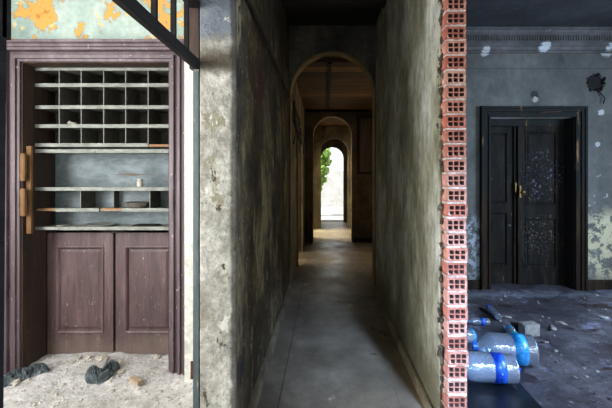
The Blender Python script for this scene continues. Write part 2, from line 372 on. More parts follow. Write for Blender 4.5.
def h_right(x, y):
    v = Vector((x, y, 3))
    h = .008+.012*(mnoise.fractal(v*2.2, 1, 2, 5)+.3)+.004*mnoise.fractal(v*14, 1, 2, 3)
    return max(.003, h)
slab('floor', -4, 6.2, -4.2, 12.8, -.3, -.004, m_outer)
ground('floor_left', -3.3, -.735, -1, 3.1, .035, h_left, m_lfloor)
ground('floor_right', .74, 5.4, -1, 5.3, .05, h_right, m_rfloor)
ground('floor_corridor', -.735, .74, -2, 8.62, .08, lambda x, y: .003*mnoise.noise(Vector((x*2, y*2, 0)))+.002, m_cfloor)
ground('floor_hall', .74, 1.9, 4.85, 8.6, .1, lambda x, y: .003, m_cfloor)
m_far = surf('far_patterned_floor', ['8a806a', 'aa9e86', 'c6ba9e'], 1.5, rough=.45, bump=.2, bscale=8, layers=[('noise', 5, .58, .05, '5d5340', (1, 1, 1), 3)])
ground('floor_far', -.55, 1.0, 8.62, 12.85, .1, lambda x, y: .003, m_far)

# ------------------------------------------------------------------ shell
slab('ceiling', -4, 6.2, -4.2, 12.8, 4.0, 4.25, m_outer)
def jag(n, y, z0, z1, amp):
    return [(y+amp*(mnoise.noise(Vector((k*.9, 3, 1)))+.6*mnoise.noise(Vector((k*2.7, 9, 1)))), z0+(z1-z0)*k/n) for k in range(n+1)]
# wall between corridor and the left room, its end facing the camera
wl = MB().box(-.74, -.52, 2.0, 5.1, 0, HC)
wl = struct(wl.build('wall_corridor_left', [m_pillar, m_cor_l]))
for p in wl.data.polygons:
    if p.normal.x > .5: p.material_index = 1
b = wl.modifiers.new('bevel', 'BEVEL'); b.width = .012; b.segments = 3
struct(MB().box(-.52, -.475, 2.01, 5.05, -.01, .085, .012).build('baseboard_left', m_base))
# wall between corridor and the right room
yj = jag(60, 2.165, 0, HC, .022)
wall('wall_corridor_right', yj+[(4.86, HC), (4.86, 0)], [], .725, .747, 'yz', m_cor_r)
slab('wall_corridor_right_core', .747, .874, 2.275, 4.86, 0, HC, m_edge)
yj2 = jag(60, 2.27, .0, HC, .01)
wall('wall_room_right_plaster', yj2+[(4.9, HC), (4.9, 0)], [], .874, .888, 'yz', m_blue)
struct(MB().box(.69, .725, 2.19, 4.83, -.01, .085, .012).build('baseboard_right', m_base))
# exterior and room walls
slab('wall_front', -4, 6, -4.2, -4.0, 0, 4, m_outer)
slab('wall_outer_left', -4, -3.8, -4.2, 12.8, 0, 4, m_outer)
slab('wall_outer_right', 6, 6.2, -4.2, 12.8, 0, 4, m_outer)
WL = rect(-.4, 1.5, .9, 3.0)
wall('wall_left', rect(-4.0, 3.2, 0, HC), [WL], -3.35, -3.2, 'yz', m_green)
wall('wall_right', rect(-4.0, 5.2, 0, HC), [rect(1.2, 2.9, .9, 2.9)], 5.2, 5.35, 'yz', m_blue)
WB = rect(1.2, 1.66, 2.4, 3.66)
WBL = rect(-2.6, -1.4, .9, 3.0)
wall('wall_rear', rect(-3.2, 5.2, 0, HC), [WB, rect(2.5, 3.3, 1.3, 3.1)], -.87, -.75, 'xz', m_white)
slab('ceiling_left', -3.35, -.74, -3, 3.3, HC, HC+.1, m_white)
slab('ceiling_right', .888, 5.35, -3, 5.3, 3.70, HC+.1, m_rceil)
slab('ceiling_corridor', -.74, .9, -3, 5.1, HC, HC+.1, m_hall_ceil)
for i, y in enumerate((2.6, 4.0)):
    struct(MB().box(-.52, .725, y, y+.14, HC-.12, HC, .01).build('trim_%d' % (i+1), m_hall_ceil))
# cabinet wall
ZC = 2.8
cx0, cx1 = -2.503, (170-VX)/F*ZC
ztop = EYE+(VY-62)/F*ZC
wall('wall_left_room_back', rect(-3.25, -.74, 0, HC), [rect(cx0, cx1, .0, ztop)], ZC, ZC+.15, 'xz', m_green)
slab('wall_niche_back', cx0-.1, cx1+.1, 3.34, 3.4, 0, HC, m_reveal)
slab('wall_niche_left', cx0-.06, cx0-.001, ZC+.15, 3.34, 0, ztop+.05, m_reveal)
slab('wall_niche_right', cx1+.001, cx1+.06, ZC+.15, 3.34, 0, ztop+.05, m_reveal)
slab('wall_reveal_strip', -1.10, -.741, 2.66, ZC, 0, HC, m_white)
# right room back wall with door opening
dx0, dx1, dzt = 2.378, 3.60, EYE+(VY-117)/F*4.9
hole = [(3.905+.13*math.cos(a*math.pi/9)*(1+.12*math.sin(a*2.3)), 2.985+.13*math.sin(a*math.pi/9)*(1+.15*math.cos(a*1.7))) for a in range(18)]
wall('wall_back', [(.9, 0), (dx0, 0), (dx0, dzt), (dx1, dzt), (dx1, 0), (5.3, 0), (5.3, HC), (.9, HC)], [hole], 4.9, 5.22, 'xz', m_blue)
slab('wall_behind_back', 1.9, 5.3, 5.9, 6.0, 0, HC, m_soot)
slab('wall_hall_right', 1.8, 1.9, 5.1, 8.8, 0, HC, m_arch)
# arch walls
wall('wall_arch_first', wall_arch(-.52, 1.9, HC, -.50, .72, EYE+(VY-57)/F*5.1), [], 4.97, 5.25, 'xz', m_arch) if False else None
A1 = wall_arch(-.56, .90, HC, -.50, .715, EYE+(VY-57)/F*5.1)
wall('wall_arch_first', A1, [], 4.87, 5.12, 'xz', [m_arch, m_lit_rim])
wall('wall_arch_second', wall_arch(-.53, 1.85, 3.6, -.30, .68, EYE+(VY-116)/F*8.6), [], 8.6, 8.85, 'xz', [m_arch2, m_lit_rim])
for _n in ('wall_arch_first', 'wall_arch_second'):
    for p in bpy.data.objects[_n].data.polygons:
        if abs(p.normal.y) < .5: p.material_index = 1
wall('wall_arch_third', wall_arch(-.53, 1.1, 3.6, -.13, .74, EYE+(VY-138)/F*11), [], 11.0, 11.2, 'xz', m_warm)
wall('wall_arch_fourth', wall_arch(-.53, 1.1, 4.0, -.15, .69, EYE+(VY-147)/F*12.6), [], 12.6, 12.8, 'xz', m_warm)
# far corridor left wall with two side door openings
lw = [(5.12, 0), (6.3, 0), (6.3, 2.5), (7.5, 2.5), (7.5, 0), (9.3, 0), (9.3, 2.4), (10.7, 2.4), (10.7, 0), (12.7, 0), (12.7, 3.6), (5.12, 3.6)]
wall('wall_far_left', lw, [], -.74, -.52, 'yz', m_warm)
slab('wall_far_right', 1.0, 1.1, 8.85, 12.7, 0, 3.6, m_warm)
slab('ceiling_hall', -.74, 1.9, 5.12, 8.6, 3.36, 3.5, m_wood_ceil)
slab('ceiling_far', -.74, 1.1, 8.6, 12.7, 3.3, 3.45, m_wood_ceil)
struct(MB().box(.05, .1, 5.12, 8.6, 3.33, 3.36).build('trim_3', m_darkwood))
struct(MB().box(.72, 1.8, 8.56, 8.6, 0, .12, .01).build('baseboard_hall', m_darkwood))
slab('wall_side_rooms', -3.8, -.74, 8.35, 8.5, 0, HC, m_white)
slab('wall_side_room_front', -3.8, -.74, 5.0, 5.1, 0, HC, m_white)
slab('wall_side_room_back', -3.8, -.74, 11.9, 12.0, 0, HC, m_white)
# door frame of the first side opening in the far corridor
def side_door(n, y0, y1, zt):
    e = empty('door_%d' % n, (-.52, (y0+y1)/2, 0)); e['kind'] = 'structure'
    mb = MB()
    for a, b2 in ((y0-.09, y0), (y1, y1+.09)): mb.box(-.545, -.49, a, b2, 0, zt+.09, .008)
    mb.box(-.545, -.49, y0, y1, zt, zt+.09, .008)
    mb.build('casing', m_warm, e)
side_door(2, 6.3, 7.5, 2.5); side_door(3, 9.3, 10.7, 2.4)

# ------------------------------------------------------------------ cornice & skirting of the right room
HR = 3.70
prof = [(4.9, 3.41), (4.87, 3.41), (4.87, 3.435), (4.84, 3.44), (4.83, 3.475), (4.80, 3.49), (4.80, 3.52), (4.775, 3.53), (4.765, 3.62), (4.73, 3.64), (4.72, 3.67), (4.69, 3.68), (4.69, HR+.02), (4.9, HR+.02)]
mb = MB().extr(prof, .9, 5.2)
x = .93
while x < 4.7:
    mb.box(x, x+.018, 4.755, 4.79, 3.54, 3.612); x += .036
struct(mb.build('trim_5', m_cornice))
mb = MB().extr([(4.9, 0), (4.87, 0), (4.87, .13), (4.885, .15), (4.9, .15)], .9, dx0-.16)
mb.extr([(4.9, 0), (4.87, 0), (4.87, .13), (4.885, .15), (4.9, .15)], dx1+.16, 5.2)
struct(mb.build('baseboard_back', m_burnt2))

# ------------------------------------------------------------------ burnt double door
door = empty('door_1', ((dx0+dx1)/2, 4.9, 0)); door['kind'] = 'structure'
CAS = [(0, -.05), (0, .03), (.03, .035), (.035, .02), (.07, .02), (.075, .04), (.11, .045), (.115, .06), (.145, .06), (.15, 0)]
MB().frame(dx0, dx1, 0, dzt, 4.9, CAS, False).build('casing', m_burnt2, door)
MB().box(dx0+.02, dx1-.02, 5.08, 5.13, dzt-.10, dzt, .006).build('lintel_board', m_burnt2, door)
MB().box(dx1-.012, dx1, 4.9, 5.22, 0, dzt).build('reveal_lining', m_soot, door)
def leaf(name, x0, x1, y, z0, z1, panels, mat, parent, th=.045, st=.09, gapy=.014):
    """panelled door leaf; panels is a list of (z0,z1)"""
    mb = MB(); a, b2 = x0+st, x1-st
    mb.box(x0, a, y, y+th, z0, z1, .003); mb.box(b2, x1, y, y+th, z0, z1, .003)
    zs = [z0]+[v for p in panels for v in p]+[z1]
    for i in range(0, len(zs), 2): mb.box(a, b2, y, y+th, zs[i], zs[i+1])
    for p0, p1 in panels:
        mb.box(a-.002, b2+.002, y+gapy, y+th-.006, p0-.002, p1+.002)
        mb.frame(a+.0, b2-.0, p0, p1, y, [(-.0, .0), (.002, .008), (-.008, .01), (-.018, .004), (-.024, -.004), (-.03, -gapy)])
        if b2-a > .14:
            mb.frame(a+.055, b2-.055, p0+.055, p1-.055, y, [(.02, -gapy), (.0, -.0045), (-.0055, -.0045)])
            mb.box(a+.0601, b2-.0601, y+.0045, y+.0135, p0+.0601, p1-.0601)
    return mb.build(name, mat, parent)
dz = EYE+(VY-124)/F*5.2
lf = leaf('leaf', dx0+.01, 2.855, 5.16, .015, dz, [(.27, 1.10), (1.22, dz-.13)], m_burnt, door, st=.085)
rf = leaf('leaf', 2.895, dx1-.014, 5.10, .015, dz+.02, [(.27, 1.02), (1.2, dz-.12)], m_burnt, door, st=.11)
MB().box(2.855, 2.885, 5.13, 5.16, .015, dz-.0, .004).build('cover_strip', m_burnt2, lf)
MB().box(2.90, 2.93, 5.07, 5.10, 1.32, 1.5, .003).lathe([(0, .012), (.03, .012), (.035, .028), (.055, .028), (.06, .01)], 14, Matrix.Translation((2.955, 5.10, 1.4)) @ Matrix.Rotation(R(90), 4, 'X')).build('handle', m_brass, rf)
MB().box(2.857, 2.882, 5.11, 5.13, 1.40, 1.55, .003).build('latch', m_brass, lf)
MB().tube([(3.36, 4.84, 2.56), (3.1, 4.84, 2.55), (3.06, 4.83, 2.53)], .006).build('bracket', m_rust, door)

# stove pipe hole with hanging wires
mb = MB()
mb.lathe([(0, .13), (.02, .125), (.15, .115), (.28, .11)], 20, Matrix.Translation((3.905, 4.93, 2.985)) @ Matrix.Rotation(R(-90), 4, 'X'))
for k in range(14):
    a = k/14*6.28; mb.rock((3.905+.125*math.cos(a), 4.90, 2.985+.12*math.sin(a)), .022+.012*math.sin(k*2.3), 1, (1, .5, 1), k)
mb.tube([(3.93, 4.9, 2.9), (3.95, 4.87, 2.82), (4.0, 4.86, 2.76), (3.98, 4.86, 2.68)], .008)
tag(mb.build('stove_pipe_hole', m_soot, None, (3.905, 4.9, 2.985)), 'sooty round stovepipe hole high in the blue grey wall with dangling scraps', 'pipe hole')

# ------------------------------------------------------------------ transom window / partition at the left opening
tw = empty('window_1', (-.76, 1.4, 0)); tw['kind'] = 'structure'
MB().box(-.768, -.735, .70, 1.99, 2.241, 2.300, .004).build('transom_bar', m_darkwood, tw)
for yy in (1.49, 1.68, 1.84):
    MB().box(-.765, -.74, yy, yy+.018, 2.30, 2.62, .002).build('glazing_bar', m_darkwood, tw)
MB().box(-.80, -.735, .70, 1.99, 2.60, 2.66, .006).build('top_rail', m_darkwood, tw)
jb = MB().box(-.778, -.742, 2.0, 2.06, 0, 2.25, .004).build('jamb', m_post, tw)
MB().box(-.80, -.742, 2.0, 2.06, 2.25, 2.66, .004).build('jamb', m_reveal, tw)
_m = MB().box(-.80, -.735, .70, .792, 0, 2.66)
for v in _m.bm.verts:
    if v.co.y > .75: v.co.y = .777+.008*(v.co.z-1.07)/.85
_m.box(-.80, -.735, .775, .7965, 1.925, 2.66)
_m.build('jamb', m_darkwood, tw)
MB().box(-.795, -.74, .80, 1.99, 3.55, 3.8).build('head_board', m_darkwood, tw)
p = G(188, 368, .25)
MB().tube([(-.786, 2.01, .42), (-.786, 2.01, .52)], .009, 10).box(-.782, -.777, 2.0, 2.03, .425, .515).build('hinge', m_rust, jb)

# ------------------------------------------------------------------ built-in cupboard
cb = empty('built_in_cupboard', ((cx0+cx1)/2, ZC, 0))
tag(cb, 'violet brown built-in wall cupboard with pigeonholes, open shelves and panelled lower doors', 'cupboard')
CP = [(0, -.12), (0, .015), (.018, .02), (.02, .035), (.045, .04), (.05, .022), (.075, .022), (.08, .045), (.10, .05), (.105, .035), (.125, .035), (.13, .06), (.15, .06), (.152, 0)]
MB().frame(cx0, cx1, 0, ztop, ZC, CP, False).build('casing', m_purple, cb)
zc0 = ztop+.078
MB().extr([(ZC, zc0), (ZC-.065, zc0), (ZC-.068, zc0+.018), (ZC-.08, zc0+.022), (ZC-.082, zc0+.04), (ZC-.10, zc0+.05), (ZC-.104, zc0+.07), (ZC, zc0+.074)], cx0-.16, cx1+.16).build('cornice', m_purple, cb)
MB().box(cx0, cx0+.012, ZC, 3.12, 0, ztop).build('side_panel', m_reveal, cb)
MB().box(cx1-.012, cx1, ZC, 3.12, 0, ztop).build('side_panel', m_reveal, cb)
MB().box(cx0, cx1, ZC, 3.12, ztop-.008, ztop).build('top_panel', m_reveal, cb)
ZS = 2.92; ZBK = 3.14
def zs(py): return EYE+(VY-py)/F*ZS
def xs(px): return (px-VX)/F*ZS
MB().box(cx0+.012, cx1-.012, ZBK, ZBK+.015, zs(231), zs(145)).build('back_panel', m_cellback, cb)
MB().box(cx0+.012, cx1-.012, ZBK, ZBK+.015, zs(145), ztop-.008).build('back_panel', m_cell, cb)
MB().box(xs(32), xs(34), ZS+.01, ZBK, zs(231), ztop-.02).build('side_panel', m_cell, cb)
x_l, x_r = xs(34), cx1-.013
sh_y = [68.6, 85, 107, 126, 145, 151, 189, 210, 228.5]
shelves = []
for i, py in enumerate(sh_y):
    z = zs(py)
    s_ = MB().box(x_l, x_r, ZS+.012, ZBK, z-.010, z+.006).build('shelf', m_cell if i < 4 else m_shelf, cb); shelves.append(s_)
    def lip(a, b2, m=m_shelf, dz_=0, h=.031, dy=0):
        MB().box(a, b2, ZS+dy, ZS+.014, z-h/2+dz_, z+h/2+dz_, .002).build('lip', m, s_)
    if i == 4: lip(x_l-.01, xs(148)); lip(xs(148)+.002, x_r, m_raw, -.004, .022, .006)
    elif i == 7:
        lip(x_l+.02, xs(55), m_raw, .002, .02, .008); lip(xs(55)+.002, xs(99)); lip(xs(101), xs(121), m_raw, .004, .02, .008); lip(xs(121)+.002, x_r)
    elif i == 8: lip(x_l-.005, xs(59), m_shelf, 0, .026); lip(xs(59)+.002, x_r, m_shelf, 0, .03)
    else: lip(x_l-.01, x_r)
cols = [59, 81, 103.5, 125.5, 148]
dv = MB().box(-.003, .003, 0, ZBK-ZS-.004, 0, 1).build('divider', m_cell); 
MBd = dv.data; MBd.materials.append(m_shelf)
for p in MBd.polygons:
    if p.normal.y < -.5: p.material_index = 1
if True:
    pass
bpy.data.objects.remove(dv)
MBd.transform(Matrix.Scale(1, 4))
def divider(px, za, zb, y0=ZS+.002):
    o = bpy.data.objects.new('divider', MBd); C.objects.link(o); o.parent = cb
    org = ORG[cb.name]; o.location = Vector((xs(px), y0, za))-org
    o.scale = (1, (ZBK-y0-.002)/(ZBK-ZS-.004), zb-za)
for r_ in range(4):
    for px in cols: divider(px, zs(sh_y[r_+1])+.006, zs(sh_y[r_])-.010)
for px in (78, 148): divider(px, zs(210)+.006, zs(189)-.010, ZS+.03)
divider(103.5, zs(210)+.006, zs(189)-.010, ZS+.14)
# broken upright of a lost hatch door at the left of the shelves
def xq(px, Z): return (px-VX)/F*Z
MB().box(xq(26.6, 2.83), xq(31.6, 2.83), 2.825, 2.845, zs(232), zs(147), .003).build('broken_stile', m_split, cb)
MB().box(xq(21.3, 2.79), xq(26.4, 2.79), 2.775, 2.80, zs(181), zs(154.5), .006).box(xq(21.3, 2.79), xq(26.4, 2.79), 2.775, 2.80, zs(214.5), zs(188), .006).build('splintered_block', m_split, cb)
# lower doors
ZD = 3.05
def zd(py): return EYE+(VY-py)/F*ZD
def xd(px): return (px-VX)/F*ZD
zt_d = zd(231)
leaf('door', xd(47), xd(113.2), ZD, .03, zt_d, [(zd(333), zd(246))], m_purple_r, cb, st=.085)
leaf('door', xd(115.5), cx1-.012, ZD, .03, zt_d, [(zd(333), zd(246))], m_purple_r, cb, st=.085)
MB().box(cx0+.012, xd(46.6), ZD-.01, ZD+.03, 0, zt_d).build('stile', m_reveal, cb)
MB().box(xs(32), x_r, ZD, ZBK, zt_d-.015, zt_d).build('counter_board', m_reveal, cb)

# things left on the shelves
o = MB().lathe([(0, .022), (.004, .026), (.045, .026), (.05, .02), (.056, .02), (.056, .024), (.068, .024), (.07, .02)], 18, Matrix.Translation((xs(137), ZS+.05, zs(189)+.016))).build('small_jar', m_stone_l, None, (xs(137), ZS+.05, zs(189)+.016), True)
tag(o, 'small pale lidded jar on the upper open shelf of the cupboard', 'jar')
mb = MB().lathe([(0, .085), (.012, .10), (.05, .108), (.05, .098), (.014, .088), (.010, .03)], 28, Matrix.Translation((xs(133), ZS+.085, zs(210)+.014)))
mb.tube([(xs(133)-.1, ZS+.02, zs(210)+.045), (xs(133), ZS-.02, zs(210)+.052), (xs(133)+.1, ZS+.03, zs(210)+.047)], .006)
tag(mb.build('round_tray', m_cell, None, (xs(133), ZS+.085, zs(210)+.014)), 'dark shallow round tray on the middle open shelf', 'tray')
mb = MB().lathe([(0, .05), (.006, .09), (.018, .115), (.02, .11), (.01, .085), (.006, .02)], 28, Matrix.Translation((xs(93), ZS+.095, zs(228.5)+.008)) @ Matrix.Rotation(R(3), 4, 'Y'))
tag(mb.build('plate', m_shelf, None, (xs(93), ZS+.095, zs(228.5)+.01)), 'dusty pale plate on the lowest open shelf above the cupboard doors', 'plate')
mb = MB().box(xs(130), xs(154), ZS+.04, ZS+.13, zs(228.5)+.016, zs(228.5)+.024, .002, None)
tag(mb.build('wood_strip', m_darkwood, None, (xs(142), ZS+.08, zs(228.5)+.015)), 'thin dark wooden slat lying on the lowest open shelf', 'wood slat')
mb = MB(); mb.rock((xs(72), ZS+.03, zs(126)+.022), .02, 2, (1.6, 1, .7), 3); mb.rock((xs(67), ZS+.03, zs(126)+.03), .018, 2, (1, 1, .8), 5)
tag(mb.build('crumpled_paper', m_stone_l, None, (xs(70), ZS+.03, zs(126)+.006)), 'crumpled pale paper scrap on a shelf of the pigeonholes', 'paper')
mb = MB(); mb.rock((xs(57), ZS+.05, zs(228.5)+.018), .02, 1, (2.2, 1, .5), 6)
tag(mb.build('plaster_flake', m_stone_l, None, (xs(57), ZS+.05, zs(228.5)+.01)), 'small flake of plaster at the left end of the lowest open shelf', 'plaster flake')

# ------------------------------------------------------------------ brick edge of the cut wall
bw = empty('brick_wall_end', (.815, 2.18, 0))
tag(bw, 'exposed stack of red hollow clay bricks at the broken end of the corridor wall', 'brick wall')
BW_, BH, BD = .122, .0785, .185
def brick_mesh(seed):
    rnd = random.Random(seed); hs = []
    for i in range(3):
        for j in range(2):
            a = .013+i*.0345; b2 = .012+j*.0305; w = .0255; h = .0235
            q = [(a, b2), (a+w, b2), (a+w, b2+h), (a, b2+h)]
            hs.append([(u+rnd.uniform(-.0015, .0015), v+rnd.uniform(-.0015, .0015)) for u, v in q])
    out = []
    for (u0, v0), (u1, v1) in (((0, 0), (BW_, 0)), ((BW_, 0), (BW_, BH)), ((BW_, BH), (0, BH)), ((0, BH), (0, 0))):
        for k in range(5):
            t = k/5; out.append((u0+(u1-u0)*t+rnd.uniform(-.0015, .0015), v0+(v1-v0)*t+rnd.uniform(-.0012, .0012)))
    me = fill_mesh(out, hs, 0, BD, 'xz'); me.materials.append(m_brick); me.materials.append(m_hole_shade)
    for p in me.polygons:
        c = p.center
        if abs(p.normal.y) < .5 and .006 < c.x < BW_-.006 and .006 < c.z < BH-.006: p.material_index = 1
    return me
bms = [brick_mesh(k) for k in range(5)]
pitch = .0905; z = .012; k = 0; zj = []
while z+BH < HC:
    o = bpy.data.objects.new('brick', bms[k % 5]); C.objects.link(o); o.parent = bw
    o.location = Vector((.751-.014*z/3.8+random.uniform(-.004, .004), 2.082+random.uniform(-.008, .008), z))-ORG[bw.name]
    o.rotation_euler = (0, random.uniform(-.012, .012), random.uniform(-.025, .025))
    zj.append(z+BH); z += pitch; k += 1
mb = MB()
rn = random.Random(3)
for zz in zj+[0]:
    n = 8
    top = []; bot = []
    zc = zz+(pitch-BH)/2 if zz else .006
    y0 = 2.079; xo = -.014*zz/3.8
    for i in range(n+1):
        for j in range(4):
            pass
    g = [[mb.bm.verts.new((.753+xo+.117*i/n, y0+(0 if j in (1, 2) else .012)+rn.uniform(-.006, .007)+(.165 if jj else 0)*0, zc+(-.0065, -.0045, .0045, .0065)[j])) for j in range(4)] for i in range(n+1) for jj in (0,)]
    for i in range(n):
        for j in range(3): mb.bm.faces.new((g[i][j], g[i+1][j], g[i+1][j+1], g[i][j+1]))
    mb.box(.752+xo, .872+xo, y0+.013, 2.265, zc-.0065, zc+.0065)
    for q in range(2): mb.rock((.749, 2.09+rn.uniform(0, .08), zc), rn.uniform(.006, .011), 1, (1, 1.5, .8), rn.random()*9)
mb.build('mortar', m_mortar, bw)
mb = MB(); rn = random.Random(11)
for k in range(150):
    zz = rn.uniform(.0, 3.78); mb.rock((.738+rn.uniform(-.008, .008), 2.158+rn.uniform(-.02, .02), zz), rn.uniform(.008, .022), 1, (.7, 1, 1.3), k)
mb.build('plaster_crumbs', m_edge, bw)['kind'] = 'stuff'

# ------------------------------------------------------------------ conduit and wires in the corridor
mb = MB().box(-.52, -.495, 2.1, 4.84, 2.76, 2.80, .004)
tag(mb.build('cable_rail', m_cable, None, (-.51, 3.5, 2.78)), 'dark wooden cable rail running along the left corridor wall', 'cable rail')
def sagtube(pts, r, n=20):
    out = []
    for a, b2 in zip(pts, pts[1:]):
        a, b2 = Vector(a), Vector(b2)
        for k in range(n):
            t = k/n; p_ = a.lerp(b2, t); p_.z -= .25*(a-b2).length*t*(1-t); out.append(p_)
    out.append(Vector(pts[-1])); return out
mb = MB().tube(sagtube([(-.50, 2.2, 2.80), (-.492, 3.0, 2.74), (-.492, 3.9, 2.75), (-.48, 4.8, 2.70)], .009), .009, 6)
tag(mb.build('sagging_cable', m_cable, None, (-.49, 3.5, 2.75)), 'sagging old cable below the rail on the left corridor wall', 'cable')
wb = empty('wire_bundle', (-.48, 5.75, 2.4))
tag(wb, 'tangled bundle of old wires hanging on the left wall behind the first arch', 'wires')
rn = random.Random(5)
for k in range(9):
    y = 5.35+.11*k*.8; a = Vector((-.515, y, 2.95-.03*k)); pts = [a]
    for j in range(7):
        a = a+Vector((rn.uniform(-.03, .05), rn.uniform(-.05, .09), -rn.uniform(.04, .14))); a.x = min(-.36, max(-.51, a.x)); pts.append(a)
    MB().tube(pts, rn.uniform(.006, .016), 6).build('wire', m_cable if k % 3 else m_pale, wb)
MB().box(-.50, -.45, 5.75, 5.8, 1.95, 2.25, .01).build('tape_strip', m_pale, wb)
# panel on the wall right of the second arch
ph = empty('wall_panel', (1.2, 8.58, 1.7)); tag(ph, 'dark wooden framed panel hanging right of the second arch', 'panel')
MB().frame(.88, 1.6, 1.78, 3.14, 8.6, [(0, .01), (0, .05), (.03, .06), (.06, .05), (.06, 0)]).build('frame', m_darkwood, ph)
MB().box(.87, 1.61, 8.57, 8.6, 1.77, 3.15).build('board', m_reveal, ph)
# leaning boards by the left of the second arch
mb = MB().box(-.03, .03, -.02, .0, 0, .78, .003, Matrix.Translation((-.36, 8.42, .003)) @ Matrix.Rotation(R(-9), 4, 'X')).box(-.03, .02, -.02, .0, 0, .6, .003, Matrix.Translation((-.44, 8.40, .003)) @ Matrix.Rotation(R(-9), 4, 'X'))
tag(mb.build('leaning_board', m_darkwood, None, (-.4, 8.4, 0)), 'dark boards leaning at the left foot of the second arch', 'board')

# ------------------------------------------------------------------ rubble
def GL(px, py):
    p_ = G(px, py)
    for _ in range(4): p_ = G(px, py, h_left(p_.x, p_.y))
    return Vector((p_.x, p_.y, 0))
def chunk(name, px, py, r, mat, label, cat, sq=(1, 1, .6), seed=1, hf=None, group=None, sub=2):
    p_ = GL(px, py+1) if hf is h_left else G(px, py); h = hf(p_.x, p_.y) if hf else 0
    mb = MB().rock((p_.x, p_.y, h+r*sq[2]*.6), r, sub, sq, seed)
    return tag(mb.build(name, mat, None, (p_.x, p_.y, h)), label, cat, group)
mb = MB(); rn = random.Random(1)
for k in range(900):
    x, y = rn.uniform(-3.1, -.82), rn.uniform(2.0, 3.0)
    if y > 2.75 and not (cx0+.05 < x < cx1-.05): continue
    r = .003+.011*rn.random()**3
    mb.rock((x, y, h_left(x, y)+r*.3), r, 1, (1, 1, .7), k)
tag(mb.build('fine_rubble', m_stone_l), 'fine pale plaster rubble scattered over the floor before the cupboard', 'rubble', None, 'stuff')
mb = MB()
for k in range(700):
    x, y = rn.uniform(.95, 4.9), rn.uniform(2.0, 4.85)
    if x < 1.85 and y < 3.15: continue
    r = .003+.013*rn.random()**4
    mb.rock((x, y, h_right(x, y)+r*.3), r, 1, (1.2, 1, .6), k)
tag(mb.build('fine_debris', m_stone), 'fine grey debris scattered over the dark floor of the right room', 'rubble', None, 'stuff')
CL = [(102, 359, .03, 'plaster chunk against the foot of the right cupboard door'), (79, 359, .02, 'small plaster chunk below the left cupboard door'), (63, 384, .012, 'tiny white stone in the dust between the two dark rags'),
      (157, 357, .022, 'plaster chunk at the foot of the cupboard near its right casing'), (121, 372, .022, 'pale stone just right of the knotted dark rag'), (16, 383, .03, 'pale stone lying against the long dark rag'), (112, 391, .014, 'small stone in the dust in front of the wood block'),
      (88, 357, .022, 'low plaster lump at the gap between the cupboard doors')]
for i, (px, py, r, l) in enumerate(CL): chunk('plaster_chunk', px, py, r, m_stone_l, l, 'stone', (1.3, 1, .7), i+2, h_left, 'plaster chunks before the cupboard')
p = GL(136, 383)
mb = MB().box(-.06, .06, -.022, .022, 0, .03, .004, Matrix.Translation((p.x, p.y, h_left(p.x, p.y)+.004)) @ Matrix.Rotation(R(-32), 4, 'Z'))
tag(mb.build('wood_block', m_tan, None, p), 'short tan block of wood lying in the white dust', 'wood block')

def rag(name, pts, widths, hgt, mat, label, seed, base):
    """crumpled cloth along a spine of ground points"""
    n, m = 80, 44; bm = bmesh.new(); pts = [Vector(q) for q in pts]; g = []
    for i in range(n+1):
        t = i/n*(len(pts)-1); k = min(int(t), len(pts)-2); f = t-k
        c = pts[k].lerp(pts[k+1], f); w = widths[k]*(1-f)+widths[k+1]*f
        d = (pts[k+1]-pts[k]).normalized(); s_ = Vector((-d.y, d.x, 0)); row = []
        for j in range(m+1):
            u = j/m*2-1
            e = math.sqrt(max(0, 1-u*u))*math.sqrt(max(0, 1-(2*i/n-1)**4))
            q = Vector((i/n*9, u*3.2, seed))
            rg = 1-abs(mnoise.fractal(q*1.3, 1, 2, 3))*2.6
            z_ = hgt*e*(.45+.75*rg)+.004
            pp = c+s_*u*w*(1+.35*mnoise.noise(Vector((i*.25, j*.1, seed))))
            b_ = base(pp.x, pp.y)
            row.append(bm.verts.new((pp.x, pp.y, b_+max(.002, z_))))
        g.append(row)
    for i in range(n):
        for j in range(m): bm.faces.new((g[i][j], g[i+1][j], g[i+1][j+1], g[i][j+1]))
    rim = [g[i][0] for i in range(n+1)]+[g[n][j] for j in range(1, m+1)]+[g[i][m] for i in range(n-1, -1, -1)]+[g[0][j] for j in range(m-1, 0, -1)]
    low = [bm.verts.new((v.co.x, v.co.y, v.co.z-.006)) for v in rim]
    for a in range(len(rim)):
        b2 = (a+1) % len(rim); bm.faces.new((rim[a], rim[b2], low[b2], low[a]))
    bm.faces.new(low)
    bmesh.ops.recalc_face_normals(bm, faces=bm.faces[:])
    me = bpy.data.meshes.new(name); bm.to_mesh(me); bm.free()
    for q in me.polygons: q.use_smooth = True
    return tag(link(name, me, mat, None, pts[len(pts)//2]), label, 'rag')
rag('dark_rag', [GL(119, 367), GL(109, 372), GL(104, 381), GL(92, 380), GL(94, 372)], [.03, .05, .045, .05, .04], .075, m_cloth, 'knotted dark grey rag in the dust before the right cupboard door', 3, h_left)
rag('dark_rag', [GL(49, 371), GL(33, 375), GL(16, 380), GL(-4, 388)], [.025, .055, .06, .055], .07, m_cloth, 'long dark grey rag by the foot of the left cupboard casing', 8, h_left)

